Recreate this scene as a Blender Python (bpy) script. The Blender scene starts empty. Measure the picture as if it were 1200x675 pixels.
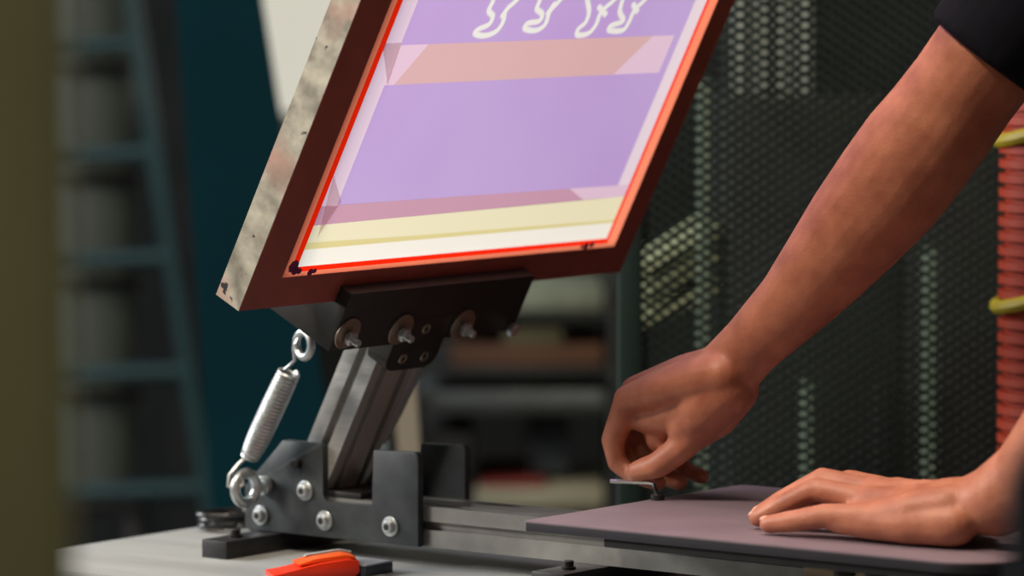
import bpy, bmesh, math, random
import numpy as np
from mathutils import Vector, Matrix
random.seed(7)
PI = math.pi
SC = bpy.context.scene
COL = SC.collection

# ------------------------------------------------------------------ frames
TABLE_Z = 0.90
FOC = 5590.0
PITCH = math.atan(447.5 / FOC)
A0 = Vector((-0.2198, 3.8412, TABLE_Z + 0.2295))      # machine origin (lower corner of the screen frame)
U = Vector((0.7914, -0.6113, 0)); V = Vector((0.6113, 0.7914, 0)); Z = Vector((0, 0, 1))
CAM = Vector((0, 0, 0))
fwd = Vector((0, math.cos(PITCH), -math.sin(PITCH))); upv = Vector((0, math.sin(PITCH), math.cos(PITCH)))
def ray(x, y): return Vector((x - 600, 0, 0)) - (y - 337.5) * upv + FOC * fwd
CAM = A0 - ray(280, 365) * (3.84 / FOC)
def W(p): return A0 + p[0] * U + p[1] * V + p[2] * Z
def at(x, y, v):                                       # point of the vertical plane v = const, machine coords
    r = ray(x, y); d = A0 + v * V - CAM; k = d.dot(V) / r.dot(V)
    q = CAM + r * k - A0; return Vector((q.dot(U), v, q.z))
def far(x, y, Y):                                      # world point at distance Y along a sight line
    r = ray(x, y); return CAM + r * (Y / r.y)
MW = Matrix(((U.x, V.x, 0, A0.x), (U.y, V.y, 0, A0.y), (0, 0, 1, A0.z), (0, 0, 0, 1)))
TA = math.radians(27)
wv = Vector((math.sin(TA), 0, math.cos(TA))); nv = Vector((math.cos(TA), 0, -math.sin(TA)))
# tilted frame (v, s, t) -> machine (u, v, z)
MT = Matrix(((0, wv.x, nv.x, 0), (1, 0, 0, 0), (0, wv.z, nv.z, 0), (0, 0, 0, 1)))
def ont(x, y):                                         # pixel -> (v, s) on the screen face
    r = ray(x, y); nW = nv.x * U + nv.z * Z; wW = wv.x * U + wv.z * Z
    k = (A0 - CAM).dot(nW) / r.dot(nW); q = CAM + r * k - A0
    return q.dot(V), q.dot(wW)

# ------------------------------------------------------------------ materials
def lin(c): return tuple(((x / 255) / 12.92 if x / 255 <= .04045 else ((x / 255 + .055) / 1.055) ** 2.4) for x in c) + (1,)
def new_mat(name):
    m = bpy.data.materials.new(name); m.use_nodes = True
    return m, m.node_tree, m.node_tree.nodes['Principled BSDF']
def mat(name, rgb, rough=.5, metal=0, var=.12, scale=30, bump=0, rgb2=None, stretch=None, spec=.5, lo=.35, hi=.65, detail=4, sheen=0):
    m, nt, b = new_mat(name)
    N, L = nt.nodes, nt.links
    tc = N.new('ShaderNodeTexCoord'); mp = N.new('ShaderNodeMapping'); nz = N.new('ShaderNodeTexNoise')
    nz.inputs['Scale'].default_value = scale; nz.inputs['Detail'].default_value = detail
    if stretch: mp.inputs['Scale'].default_value = stretch
    L.new(tc.outputs['Object'], mp.inputs['Vector']); L.new(mp.outputs[0], nz.inputs['Vector'])
    cr = N.new('ShaderNodeValToRGB')
    c = lin(rgb)
    c2 = lin(rgb2) if rgb2 else tuple(min(1, x * (1 + var)) for x in c[:3]) + (1,)
    c1 = c if rgb2 else tuple(x * (1 - var) for x in c[:3]) + (1,)
    cr.color_ramp.elements[0].position = lo; cr.color_ramp.elements[1].position = hi
    cr.color_ramp.elements[0].color = c1; cr.color_ramp.elements[1].color = c2
    L.new(nz.outputs['Fac'], cr.inputs[0]); L.new(cr.outputs[0], b.inputs['Base Color'])
    b.inputs['Roughness'].default_value = rough; b.inputs['Metallic'].default_value = metal
    b.inputs['Specular IOR Level'].default_value = spec
    if sheen: b.inputs['Sheen Weight'].default_value = sheen
    if bump:
        bp = N.new('ShaderNodeBump'); bp.inputs['Strength'].default_value = bump; bp.inputs['Distance'].default_value = .002
        L.new(nz.outputs['Fac'], bp.inputs['Height']); L.new(bp.outputs[0], b.inputs['Normal'])
    return m
def emat(name, rgb, k):
    m = bpy.data.materials.new(name); m.use_nodes = True; nt = m.node_tree
    nt.nodes.clear(); e = nt.nodes.new('ShaderNodeEmission'); o = nt.nodes.new('ShaderNodeOutputMaterial')
    e.inputs[0].default_value = lin(rgb); e.inputs[1].default_value = k; nt.links.new(e.outputs[0], o.inputs[0]); return m
def translucent(name, rgb, rgb2=None, attr=None, k=1.0, mul=.6):
    m, nt, b = new_mat(name); N, L = nt.nodes, nt.links
    N.remove(b); out = [n for n in N if n.type == 'OUTPUT_MATERIAL'][0]
    tr = N.new('ShaderNodeBsdfTranslucent'); df = N.new('ShaderNodeBsdfDiffuse'); mx = N.new('ShaderNodeMixShader')
    mx.inputs[0].default_value = .22
    L.new(tr.outputs[0], mx.inputs[1]); L.new(df.outputs[0], mx.inputs[2]); L.new(mx.outputs[0], out.inputs[0])
    c = tuple(x * k for x in lin(rgb)[:3]) + (1,); c2 = lin(rgb2 or rgb)
    tc = N.new('ShaderNodeTexCoord'); nz = N.new('ShaderNodeTexNoise'); nz.inputs['Scale'].default_value = 3.2
    L.new(tc.outputs['Object'], nz.inputs['Vector'])
    mc = N.new('ShaderNodeMixRGB'); mc.inputs[1].default_value = c; mc.inputs[2].default_value = c2
    if rgb2:
        L.new(nz.outputs['Fac'], mc.inputs[0])
    else: mc.inputs[0].default_value = 0
    src = mc.outputs[0]
    if attr:
        at_ = N.new('ShaderNodeAttribute'); at_.attribute_name = attr
        m2 = N.new('ShaderNodeMixRGB'); m2.inputs[2].default_value = lin((236, 240, 232))
        L.new(at_.outputs['Fac'], m2.inputs[0]); L.new(src, m2.inputs[1]); src = m2.outputs[0]
    m3 = N.new('ShaderNodeMixRGB'); m3.blend_type = 'MULTIPLY'; m3.inputs[0].default_value = 1; m3.inputs[2].default_value = (mul, mul, mul, 1)
    L.new(src, m3.inputs[1]); L.new(m3.outputs[0], tr.inputs[0]); L.new(src, df.inputs[0])
    return m

# ------------------------------------------------------------------ mesh builder
class MB:
    def __init__(s, M=None): s.bm = bmesh.new(); s.M = M or Matrix.Identity(4)
    def _add(s, tb, M=None):
        bmesh.ops.recalc_face_normals(tb, faces=tb.faces)
        tb.transform(s.M @ (M or Matrix.Identity(4)))
        me = bpy.data.meshes.new('t'); tb.to_mesh(me); tb.free(); s.bm.from_mesh(me); bpy.data.meshes.remove(me); return s
    def box(s, x0, x1, y0, y1, z0, z1, bev=0, M=None):
        tb = bmesh.new(); bmesh.ops.create_cube(tb, size=1)
        for v in tb.verts: v.co = Vector(((x0 + x1) / 2 + v.co.x * (x1 - x0), (y0 + y1) / 2 + v.co.y * (y1 - y0), (z0 + z1) / 2 + v.co.z * (z1 - z0)))
        if bev: bmesh.ops.bevel(tb, geom=tb.edges[:], offset=bev, segments=2, affect='EDGES', profile=.5)
        return s._add(tb, M)
    def prism(s, poly, d0, d1, axes='xy', bev=0, M=None):
        # poly in two axes, extruded along the third from d0 to d1
        tb = bmesh.new(); k = {'xy': (0, 1, 2), 'xz': (0, 2, 1), 'yz': (1, 2, 0)}[axes]
        def mk(p, d):
            c = [0, 0, 0]; c[k[0]] = p[0]; c[k[1]] = p[1]; c[k[2]] = d; return tb.verts.new(c)
        a = [mk(p, d0) for p in poly]; b = [mk(p, d1) for p in poly]; n = len(poly)
        fa = tb.faces.new(a); fb = tb.faces.new(b[::-1])
        for i in range(n): tb.faces.new((a[i], a[(i + 1) % n], b[(i + 1) % n], b[i]))
        if bev:
            es = list(fa.edges) + list(fb.edges)
            bmesh.ops.bevel(tb, geom=es, offset=bev, segments=2, affect='EDGES', profile=.5)
        return s._add(tb, M)
    def lathe(s, prof, p, axis, seg=24, M=None):
        # prof: list of (radius, height) along axis from point p; closed at both ends
        q = Vector(axis).to_track_quat('Z', 'Y').to_matrix().to_4x4(); q.translation = Vector(p)
        tb = bmesh.new(); rings = []
        for r, h in prof:
            rings.append([tb.verts.new((max(r, 1e-5) * math.cos(2 * PI * i / seg), max(r, 1e-5) * math.sin(2 * PI * i / seg), h)) for i in range(seg)])
        for a, b in zip(rings, rings[1:]):
            for i in range(seg): tb.faces.new((a[i], a[(i + 1) % seg], b[(i + 1) % seg], b[i]))
        tb.faces.new(rings[0]); tb.faces.new(rings[-1][::-1])
        tb.transform(q); return s._add(tb, M)
    def cyl(s, p0, p1, r0, r1=None, seg=20, ch=0, M=None):
        p0, p1 = Vector(p0), Vector(p1); h = (p1 - p0).length; r1 = r0 if r1 is None else r1
        prof = [(r0, 0), (r1, h)] if not ch else [(r0 - ch, 0), (r0, ch), (r1, h - ch), (r1 - ch, h)]
        return s.lathe(prof, p0, p1 - p0, seg, M)
    def torus(s, c, axis, R, r, seg=32, rs=12, M=None):
        q = Vector(axis).to_track_quat('Z', 'Y').to_matrix().to_4x4(); q.translation = Vector(c)
        tb = bmesh.new(); g = []
        for i in range(seg):
            a = 2 * PI * i / seg
            g.append([tb.verts.new(((R + r * math.cos(2 * PI * j / rs)) * math.cos(a), (R + r * math.cos(2 * PI * j / rs)) * math.sin(a), r * math.sin(2 * PI * j / rs))) for j in range(rs)])
        for i in range(seg):
            for j in range(rs): tb.faces.new((g[i][j], g[(i + 1) % seg][j], g[(i + 1) % seg][(j + 1) % rs], g[i][(j + 1) % rs]))
        tb.transform(q); return s._add(tb, M)
    def tube(s, pts, rad, seg=10, hint=None, caps=True, M=None, round_ends=False):
        P = [Vector(p) for p in pts]; n = len(P)
        R = [r if isinstance(r, tuple) else (r, r) for r in (rad if isinstance(rad, list) else [rad] * n)]
        if round_ends:
            def ends(p, q, r):
                t = (p - q).normalized(); m = min(r); o = []
                for a in (25, 50, 75): o.append((p + t * m * math.sin(math.radians(a)), (r[0] * math.cos(math.radians(a)), r[1] * math.cos(math.radians(a)))))
                return o
            e1 = ends(P[-1], P[-2], R[-1]); e0 = ends(P[0], P[1], R[0])[::-1]
            P = [a for a, _ in e0] + P + [a for a, _ in e1]; R = [b for _, b in e0] + R + [b for _, b in e1]; n = len(P)
        tb = bmesh.new(); rings = []; side = Vector(hint) if hint else None
        for i in range(n):
            T = (P[min(i + 1, n - 1)] - P[max(i - 1, 0)]).normalized()
            if side is None: side = T.orthogonal()
            base = Vector(hint) if hint else side
            sd = base - base.dot(T) * T
            if sd.length < 1e-4: sd = T.orthogonal()
            sd.normalize(); side = sd; ot = T.cross(sd)
            rings.append([tb.verts.new(P[i] + sd * R[i][0] * math.cos(2 * PI * j / seg) + ot * R[i][1] * math.sin(2 * PI * j / seg)) for j in range(seg)])
        for a, b in zip(rings, rings[1:]):
            for j in range(seg): tb.faces.new((a[j], a[(j + 1) % seg], b[(j + 1) % seg], b[j]))
        if caps: tb.faces.new(rings[0]); tb.faces.new(rings[-1][::-1])
        return s._add(tb, M)
    def ball(s, c, r, seg=16, M=None):
        r = r if isinstance(r, tuple) else (r, r, r); tb = bmesh.new()
        bmesh.ops.create_uvsphere(tb, u_segments=seg, v_segments=max(8, seg * 2 // 3), radius=1)
        for v in tb.verts: v.co = Vector(c) + Vector((v.co.x * r[0], v.co.y * r[1], v.co.z * r[2]))
        return s._add(tb, M)
    def mesh(s, name, m, smooth=35):
        me = bpy.data.meshes.new(name); s.bm.to_mesh(me); s.bm.free()
        for x in (m if isinstance(m, (list, tuple)) else [m]): me.materials.append(x)
        for p in me.polygons: p.use_smooth = True
        me.set_sharp_from_angle(angle=math.radians(smooth)); return me
    def build(s, name, m, parent=None, smooth=35, label=None):
        o = bpy.data.objects.new(name, s.mesh(name, m, smooth)); COL.objects.link(o)
        if parent: o.parent = parent
        if label: o['label'] = label
        return o
def tag(o, label, cat, group=None):
    o['label'] = label; o['category'] = cat
    if group: o['group'] = group
    return o
def thing(name, label, cat, M=None, group=None):
    o = bpy.data.objects.new(name, None); COL.objects.link(o); o.empty_display_size = .05
    if M is not None: o.matrix_world = M
    return tag(o, label, cat, group)
def struct(name, mb, m):
    o = mb.build(name, m); o['kind'] = 'structure'; return o
def T(x, y, z): return Matrix.Translation((x, y, z))
def rounded(x0, x1, y0, y1, rs, n=8):                  # rounded rectangle, rs = radii at (x0,y0),(x1,y0),(x1,y1),(x0,y1)
    out = []
    for (cx, cy, a0), r in zip(((x0, y0, 180), (x1, y0, 270), (x1, y1, 0), (x0, y1, 90)), rs):
        ox = cx + r if cx == x0 else cx - r; oy = cy + r if cy == y0 else cy - r
        for i in range(n + 1):
            a = math.radians(a0 + 90 * i / n); out.append((ox + r * math.cos(a), oy + r * math.sin(a)))
    return out

# materials
m_alu = mat('brushed_aluminium', (176, 177, 174), .42, .4, .10, 60, .05, stretch=(1, 12, 12))
m_alu_dark = mat('anodised_aluminium', (150, 150, 146), .42, .7, .1, 50)
m_black = mat('black_steel', (56, 62, 65), .5, .2, .18, 55, .08)
m_black2 = mat('black_block', (34, 34, 36), .45, .1, .2, 60, .05)
m_bracket = mat('black_bracket', (36, 34, 32), .5, .2, .2, 40, .05)
m_zinc = mat('zinc_plated_steel', (196, 202, 204), .36, .75, .12, 90)
m_steel = mat('bright_steel', (200, 202, 204), .18, 1, .08, 60)
m_wash = mat('dull_washer_steel', (150, 138, 124), .38, .8, .1, 60)
m_hole = mat('socket_black', (16, 16, 17), .6)
m_rubber = mat('grey_rubber_platen', (120, 104, 112), .5, 0, .07, 18, .02)
m_platen_edge = mat('dark_platen_board', (32, 30, 40), .5, 0, .15, 30)
m_table = mat('grey_table_laminate', (138, 141, 140), .5, 0, .10, 5, .02, stretch=(1, 6, 1))
m_tan = mat('tan_lit_rail', (216, 188, 154), .55, 0, .12, 20, stretch=(1, 8, 8))  # tan of warm light on the rail end, put into the colour

# ------------------------------------------------------------------ the press
press = thing('screen_printing_press', 'tabletop screen printing press with raised aluminium arm, black clamp plates and grey platen', 'printing press', MW)
def slot_profile(w, h, sw, sh, dx):
    # w x h profile centred at 0 with slots: sw on the w sides (list of centre offsets), sh on the h sides
    s = .0035; d = .006; o = []
    def side(L, offs, half):
        pts = [(-L / 2, 0)]
        for c in offs: pts += [(c - half, 0), (c - half, -.002), (c - half - .001, -.003), (c - half - .001, -d), (c + half + .001, -d), (c + half + .001, -.003), (c + half, -.002), (c + half, 0)]
        return pts
    hw = dx
    for (L, offs, fn) in ((w, sw, lambda a, b: (a, -h / 2 - b)), (h, sh, lambda a, b: (w / 2 + b, a)), (w, sw, lambda a, b: (-a, h / 2 + b)), (h, sh, lambda a, b: (-w / 2 - b, -a))):
        o += [fn(a, b) for a, b in side(L, offs, hw)]
    return o
NV0, NV1 = .217, .224; FV0, FV1 = .281, .288
VC = (NV1 + FV0) / 2; AW = FV0 - NV1
# base rail
mb = MB(); prof = [(VC + a, -.1965 + b) for a, b in slot_profile(AW - .0004, .0345, [-.016, .016], [-.001], .0036)]
mb.prism(prof, -.178, .398, 'yz'); rail = mb.build('base_rail', m_alu_dark, press)
mb = MB(); mb.box(.398, .515, .222, .283, -.2130, -.1800, .0015); mb.build('rail_lit_end', m_tan, press, label='rail end coloured tan for the warm light on it')  # warm-lit end of the rail, painted as a separate tan block
# clamp plates
poly = [(-.1827, -.2135), (-.1825, -.1763), (-.1406, -.1362)]
def arc(cx, cy, r, a0, a1, n=5): return [(cx + r * math.cos(math.radians(a0 + (a1 - a0) * i / n)), cy + r * math.sin(math.radians(a0 + (a1 - a0) * i / n))) for i in range(n + 1)]
poly = [(-.1827, -.2135), (-.1827, -.1763)] + arc(-.1375, -.1375, .0045, 135, 90, 3) + arc(-.0995, -.138, .005, 90, 0) + arc(-.0885, -.1765, .006, 180, 270) + arc(-.0415, -.1805, .002, 270, 360, 3) + arc(-.0365, -.137, .0025, 180, 90, 3) + arc(.0058, -.138, .0045, 90, 0) + [(.0103, -.2135)]
bolts_px = ((306, 604), (358, 575), (381, 610), (458, 617))
def bolt_head(p, ax, r=.0075, prt=None, hexr=.0030):
    m1 = MB(); m1.lathe([(r * .99, 0), (r, .0004), (r, .0014), (r * .95, .0018)], p, ax, 28)
    p2 = Vector(p) + Vector(ax) * .0018
    m1.lathe([(r * .66, 0), (r * .68, .001), (r * .66, .0032), (r * .52, .0046), (hexr, .0047), (hexr, .0025)], p2, ax, 24)
    b = m1.build('bolt', m_zinc, prt)
    m2 = MB(); m2.lathe([(hexr, 0), (hexr, .0023)], Vector(p2) + Vector(ax) * .0026, ax, 6); m2.build('hex_socket', m_hole, b)
    return b
for v0, v1, face in ((NV0, NV1, -1), (FV0, FV1, 1)):
    mb = MB(); mb.prism(poly, v0, v1, 'xz', .0006); pl = mb.build('clamp_plate', m_black, press)
    for q in bolts_px:
        p = at(*q, NV0); bolt_head((p.x, v0 if face < 0 else v1, p.z), (0, face, 0), .0085, pl)
    if face < 0:
        p = at(350, 543, NV0); q = at(350, 566, NV0)
        m1 = MB(); m1.lathe([(.0042, -.001), (.0042, .006), (.0036, .0068)], (p.x, v0, p.z), (0, -1, 0), 18); m1.build('set_screw', m_hole, pl)
# pivot arm (tilted extrusion)
mb = MB(MT); prof = [(VC + a, -.0267 + b) for a, b in slot_profile(AW - .0004, .0355, [-.017, .013], [0], .0040)]
# prism needs (v, t) section extruded along s -> local axes x=v, z=t, y=s
mb.prism(prof, -.203, -.040, 'xz'); mb.build('pivot_arm', m_alu, press)
mb = MB(); mb.box(-.128, -.058, NV1, FV0, -.180, -.1740, .001); mb.build('pivot_base', m_black2, press)
# hinge plate with rounded lower corners
mb = MB(MT); mb.prism(rounded(.204, .272, -.067, -.016, (.012, .012, .003, .003)), -.0088, .0139, 'xy', .0008); hp = mb.build('hinge_plate', m_bracket, press)
for (v_, s_) in ((.225, -.0555), (.254, -.0555), (.241, -.0275)):
    m1 = MB(MT); m1.torus((v_, s_, .0140), (0, 0, 1), .0036, .0014, 20, 8); sc_ = m1.build('screw', m_wash, hp)
    m1 = MB(MT); m1.lathe([(.0026, 0), (.0026, .001)], (v_, s_, .0137), (0, 0, 1), 6); m1.build('hex_socket', m_hole, sc_)
# screen clamp: channel bar gripping the lower edge of the frame
mb = MB(MT)
mb.prism([(-.074, -.0400), (.0135, -.0400), (.0135, .0150), (.0004, .0150), (.0004, -.0012), (-.0285, -.0012), (-.0285, .012), (-.040, .012), (-.040, -.0012), (-.074, -.0012)], .120, .368, 'xy',
         .0006, M=Matrix(((0, 0, 1, 0), (0, 1, 0, 0), (1, 0, 0, 0), (0, 0, 0, 1))))
clamp = mb.build('screen_clamp', m_bracket, press)
TF = .0135
for i, (v_, s_, ln) in enumerate(((.134, -.0250, .016), (.205, -.0270, .016), (.290, -.0290, .016), (.363, -.0365, .006))):
    m1 = MB(MT); m1.lathe([(.0034, 0), (.0034, ln - .001), (.0026, ln)], (v_, s_, TF), (0, 0, 1), 14)
    m1.lathe([(.0062, ln * .25), (.0064, ln * .25 + .0005), (.0064, ln * .25 + .0045), (.0058, ln * .25 + .005)], (v_, s_, TF), (0, 0, 1), 6)
    b = m1.build('clamp_bolt', m_zinc, clamp)
    if i < 3:
        m1 = MB(MT); m1.lathe([(.0142, 0), (.0146, .0004), (.0146, .0016), (.0142, .002)], (v_, s_ + .002, TF), (0, 0, 1), 36); m1.build('washer', m_wash, b)
# eyebolts and springs
def eyebolt(cv, c, ring_axis, stem0, stem1, collar, Rr=.0128, r=.0046):
    m1 = MB(); m1.torus(c, ring_axis, Rr, r, 36, 14); m1.cyl(stem0, stem1, .0042, seg=16)
    if collar: m1.cyl(collar[0], collar[1], .0082, seg=24, ch=.0008)
    return m1.build('eyebolt', m_zinc, press)
def spring(v):
    # lower eyebolt: screwed sideways into the plate; upper one hangs below the clamp bar
    side = -1 if v < VC else 1
    pl_v = NV0 if side < 0 else FV1
    c0 = at(288, 572, .190); lo = Vector((c0.x - .0, v, c0.z))
    eyebolt(v, lo, (1, -.08, 0), (lo.x, v - side * .012, lo.z), (lo.x, pl_v + side * .0002, lo.z), ((lo.x, pl_v + side * .0075, lo.z), (lo.x, pl_v + side * .0002, lo.z)))
    c1 = at(356, 404, .190); hi = Vector((c1.x, v, c1.z))
    bar = MT @ Vector((v, -.0385, -.060)); bar.y = v
    d = (bar - hi).normalized()
    eyebolt(v, hi, (.25, 1, 0), hi + d * .0105, bar + d * .0002 - d * .0004, None, .0106, .0034)
    a = at(339, 436, .190); b = at(292, 537, .190); a.y = b.y = v
    ax = (a - b).normalized(); L = (a - b).length; nn = Vector((0, 1, 0)); mm = ax.cross(nn)
    pts = []; rad = []; turns = 25; N = turns * 16
    for i in range(N + 1):
        k = i / N; R = .0092 * (1 - (.30 if k < .5 else .10) * abs(2 * k - 1) ** 3)
        an = 2 * PI * turns * k; pts.append(b + ax * (L * k) + (nn * math.cos(an) + mm * math.sin(an)) * R)
    m1 = MB(); m1.tube(pts, .00165, 7); sp = m1.build('tension_spring', m_zinc, press)
    # hooks
    t0 = hi + Vector((-.010, 0, .002)); m1 = MB()
    m1.tube([a + mm * .006 - ax * .002, a + ax * .004 + mm * .003, a + ax * .012, t0 - ax * .006 + mm * -.002, t0 + Vector((-.0035, .004, .003)), t0 + Vector((.001, .004, .006)), t0 + Vector((.004, 0, .003)), t0 + Vector((.003, -.003, -.002))], .0014, 8); m1.build('spring_hook', m_zinc, sp); m1 = MB()
    l0 = lo + Vector((-.000, -.0115, .0060)) if side < 0 else lo + Vector((0, -.0115, .0060))
    m1.tube([b + mm * .006 + ax * .002, b - ax * .003 + mm * .004, b - ax * .006 + Vector((-.004, -.006, 0)), l0 + Vector((-.0060, -.003, .006)), l0 + Vector((-.0055, -.005, -.003)), l0 + Vector((0, -.001, -.006)), l0 + Vector((.005, .003, -.001)), l0 + Vector((.004, .002, .005))], .0017, 8)
    m1.build('spring_hook', m_zinc, sp)
spring(.190); spring(.362)
# mounting feet with bolts
for (u0, u1, vb, bt) in ((-.1705, -.1425, .1465, (269, 627)), (.172, .205, .163, (665, 665))):
    mb = MB(); mb.box(u0, u1, vb, 2 * VC - vb, -.2295, -.2140, .0006); ft = mb.build('mounting_foot', m_black2, press)
    for vv in (vb + .028, 2 * VC - vb - .028):
        um = (u0 + u1) / 2
        m1 = MB(); m1.lathe([(.0058, 0), (.0060, .0005), (.0060, .002), (.0042, .0021), (.0044, .0065), (.0040, .0070)], (um, vv, -.2140), (0, 0, 1), 20); m1.build('bolt', m_hole, ft)
# platen
mb = MB(); mb.prism(rounded(.2103, .645, .104, .406, (.002, .046, .046, .010)), -.1650, -.1635, 'xy', .0004); pt = mb.build('platen', m_rubber, press, label='grey rubber platen top')
mb = MB(); mb.prism(rounded(.2103, .645, .104, .406, (.002, .046, .046, .010)), -.1720, -.1650, 'xy', .0004); mb.build('platen_board', m_platen_edge, pt)
mb = MB(); mb.prism(rounded(.285, .630, .108, .400, (.002, .04, .04, .002)), -.1790, -.1720, 'xy', .0004); mb.build('platen_support', m_black2, press)
for q in ((990, 668), (1027, 672)):
    p = at(*q, .150); m1 = MB(); m1.lathe([(.0085, 0), (.0085, .006), (.0055, .008), (.0055, .0105)], (p.x, .150, -.1890), (0, 0, 1), 20); m1.build('knob', m_hole, press)

# ------------------------------------------------------------------ the screen
m_frame, nt, b = new_mat('weathered_grey_frame')
def frame_mat():
    N, L = nt.nodes, nt.links
    tc = N.new('ShaderNodeTexCoord')
    n1 = N.new('ShaderNodeTexNoise'); n1.inputs['Scale'].default_value = 45; n1.inputs['Detail'].default_value = 6
    n2 = N.new('ShaderNodeTexNoise'); n2.inputs['Scale'].default_value = 58; n2.inputs['Detail'].default_value = 3
    n3 = N.new('ShaderNodeTexNoise'); n3.inputs['Scale'].default_value = 14
    for n in (n1, n2, n3): L.new(tc.outputs['Object'], n.inputs['Vector'])
    c1 = N.new('ShaderNodeValToRGB'); c1.color_ramp.elements[0].position = .32; c1.color_ramp.elements[1].position = .66
    c1.color_ramp.elements[0].color = lin((112, 108, 96)); c1.color_ramp.elements[1].color = lin((188, 184, 168))
    L.new(n1.outputs['Fac'], c1.inputs[0])
    c3 = N.new('ShaderNodeValToRGB'); c3.color_ramp.elements[0].position = .52; c3.color_ramp.elements[1].position = .66
    L.new(n3.outputs['Fac'], c3.inputs[0])
    m1 = N.new('ShaderNodeMixRGB'); m1.inputs[2].default_value = lin((176, 142, 128)); L.new(c3.outputs[0], m1.inputs[0]); L.new(c1.outputs[0], m1.inputs[1])
    c2 = N.new('ShaderNodeValToRGB'); c2.color_ramp.elements[0].position = .655; c2.color_ramp.elements[1].position = .69
    L.new(n2.outputs['Fac'], c2.inputs[0])
    m2 = N.new('ShaderNodeMixRGB'); m2.inputs[2].default_value = lin((24, 26, 30)); L.new(c2.outputs[0], m2.inputs[0]); L.new(m1.outputs[0], m2.inputs[1])
    L.new(m2.outputs[0], b.inputs['Base Color']); b.inputs['Roughness'].default_value = .55; b.inputs['Metallic'].default_value = .15
frame_mat()
m_redface = mat('dark_red_taped_face', (152, 74, 66), .45, 0, .12, 25, .03)
m_redbright = translucent('red_screen_tape', (255, 30, 6), (255, 52, 18))
m_salmon = translucent('salmon_screen_tape', (255, 130, 96), (255, 160, 128))
m_purple = translucent('purple_emulsion', (200, 184, 230), (182, 140, 210), attr='lines')
m_pinkmesh = translucent('pale_pink_mesh', (236, 214, 230), (226, 202, 226))
m_white = translucent('open_white_mesh', (244, 244, 238), (240, 238, 228))
m_margin = translucent('pinkish_white_mesh', (236, 226, 234), (228, 208, 226))
m_yell = translucent('pale_yellow_mesh', (238, 234, 204), (234, 228, 192))
m_yell2 = translucent('yellow_mesh_band', (220, 210, 150), (226, 216, 160))
m_mauve = translucent('mauve_tape', (206, 162, 184), (196, 148, 174))
m_tape = translucent('pink_masking_tape', (220, 186, 188), (212, 170, 174))
m_tape2 = translucent('light_pink_tape', (230, 204, 224), (222, 190, 216))
m_ink = mat('dark_ink_spot', (110, 20, 84), .5)
MS = MW @ MT
scr = thing('printing_screen', 'framed silkscreen tilted up in the press with purple stencil and red taped edge', 'printing screen', MS)
FW, FH = .517, .62; IL, IR, IB, IT = .0385, .4905, .0285, .5915
mb = MB()
for (x0, x1, y0, y1) in ((0, IL, 0, FH), (IR, FW, 0, FH), (IL, IR, 0, IB), (IL, IR, IT, FH)):
    mb.box(x0, x1, y0, y1, -.0275, -.0006)
mb.build('frame', m_frame, scr, label='weathered grey metal frame with ink specks')
mb = MB()
for (x0, x1, y0, y1) in ((0.0004, IL, 0.0004, FH), (IR, FW - .0004, 0.0004, FH), (IL, IR, 0.0004, IB), (IL, IR, IT, FH)):
    mb.box(x0, x1, y0, y1, -.0006, 0)
mb.build('frame_face', m_redface, scr, label='dark red face of the frame')
def patch(name, polys, m, label=None, z=-.0002):
    mb = MB()
    for P in polys:
        vs = [mb.bm.verts.new((x, y, z)) for x, y in P]; f = mb.bm.faces.new(vs)
        if f.normal.z < 0: f.normal_flip()
    mb.bm.normal_update()
    return mb.build(name, m, scr, label=label)
def rect(x0, x1, y0, y1): return [(x0, y0), (x1, y0), (x1, y1), (x0, y1)]
# red tape round the inside edge: salmon outer band, saturated inner band
a, c = .0075, .0145
patch('tape_border', [[(IL, IB), (IR, IB), (IR - a * 1.7, IB + .0042), (IL + a, IB + .0042)], [(IL, IB), (IL + a, IB + .0042), (IL + a, IT - a), (IL, IT)], [(IR, IB), (IR, IT), (IR - a * 1.7, IT - a), (IR - a * 1.7, IB + .0042)], [(IL, IT), (IL + a, IT - a), (IR - a * 1.7, IT - a), (IR, IT)]], m_salmon, 'salmon outer band of tape')
L1, R1, B1, T1 = IL + c, IR - .0165, IB + .0090, IT - c
patch('tape_border', [[(IL + a, IB + .0042), (IR - a * 1.7, IB + .0042), (R1, B1), (L1, B1)], [(IL + a, IB + .0042), (L1, B1), (L1, T1), (IL + a, IT - a)], [(IR - a * 1.7, IB + .0042), (IR - a * 1.7, IT - a), (R1, T1), (R1, B1)], [(IL + a, IT - a), (L1, T1), (R1, T1), (IR - a * 1.7, IT - a)]], m_redbright, 'bright red inner band of tape')
EL, ER = .0725, .4570
S = dict(w=.0535, y2=.0590, y1=.0790, mv=.0930, t0=.2041, t1=.2405)
patch('open_mesh', [rect(L1, R1, B1, S['w'])], m_white, 'white strip of open mesh')
patch('yellow_band', [[(L1, S['w']), (R1, S['w']), (R1, S['w'] + .003), (.2, S['y2'] - .001), (L1, S['y2'] + .001)]], m_yell2, 'deeper yellow stripe')
patch('yellow_band', [[(L1, S['y2'] + .001), (.2, S['y2'] - .001), (R1, S['w'] + .003), (R1, S['y1'] + .001), (L1, S['y1'] - .003)]], m_yell, 'pale yellow stripe')
MX0, MX1 = ont(682, 238)[0], ont(668, 220)[0]
patch('tape_fold', [[(MX0, S['y1'] + .0007), (R1, S['y1'] + .001), (R1, S['mv'] - .001), (MX1, S['mv'] - .0006)]], m_tape2, 'pale folded tape corner')
veil = translucent('clear_tape_overlap', (244, 226, 226), k=1.0, mul=1.0)
for P_ in ([(448, 51), (471, 50), (454, 100)], [(391, 206), (400, 236), (372, 278), (384, 232)]):
    patch('tape_overlap', [[ont(*q) for q in P_]], veil, 'overlapping scrap of clear tape', z=.0001)
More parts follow.
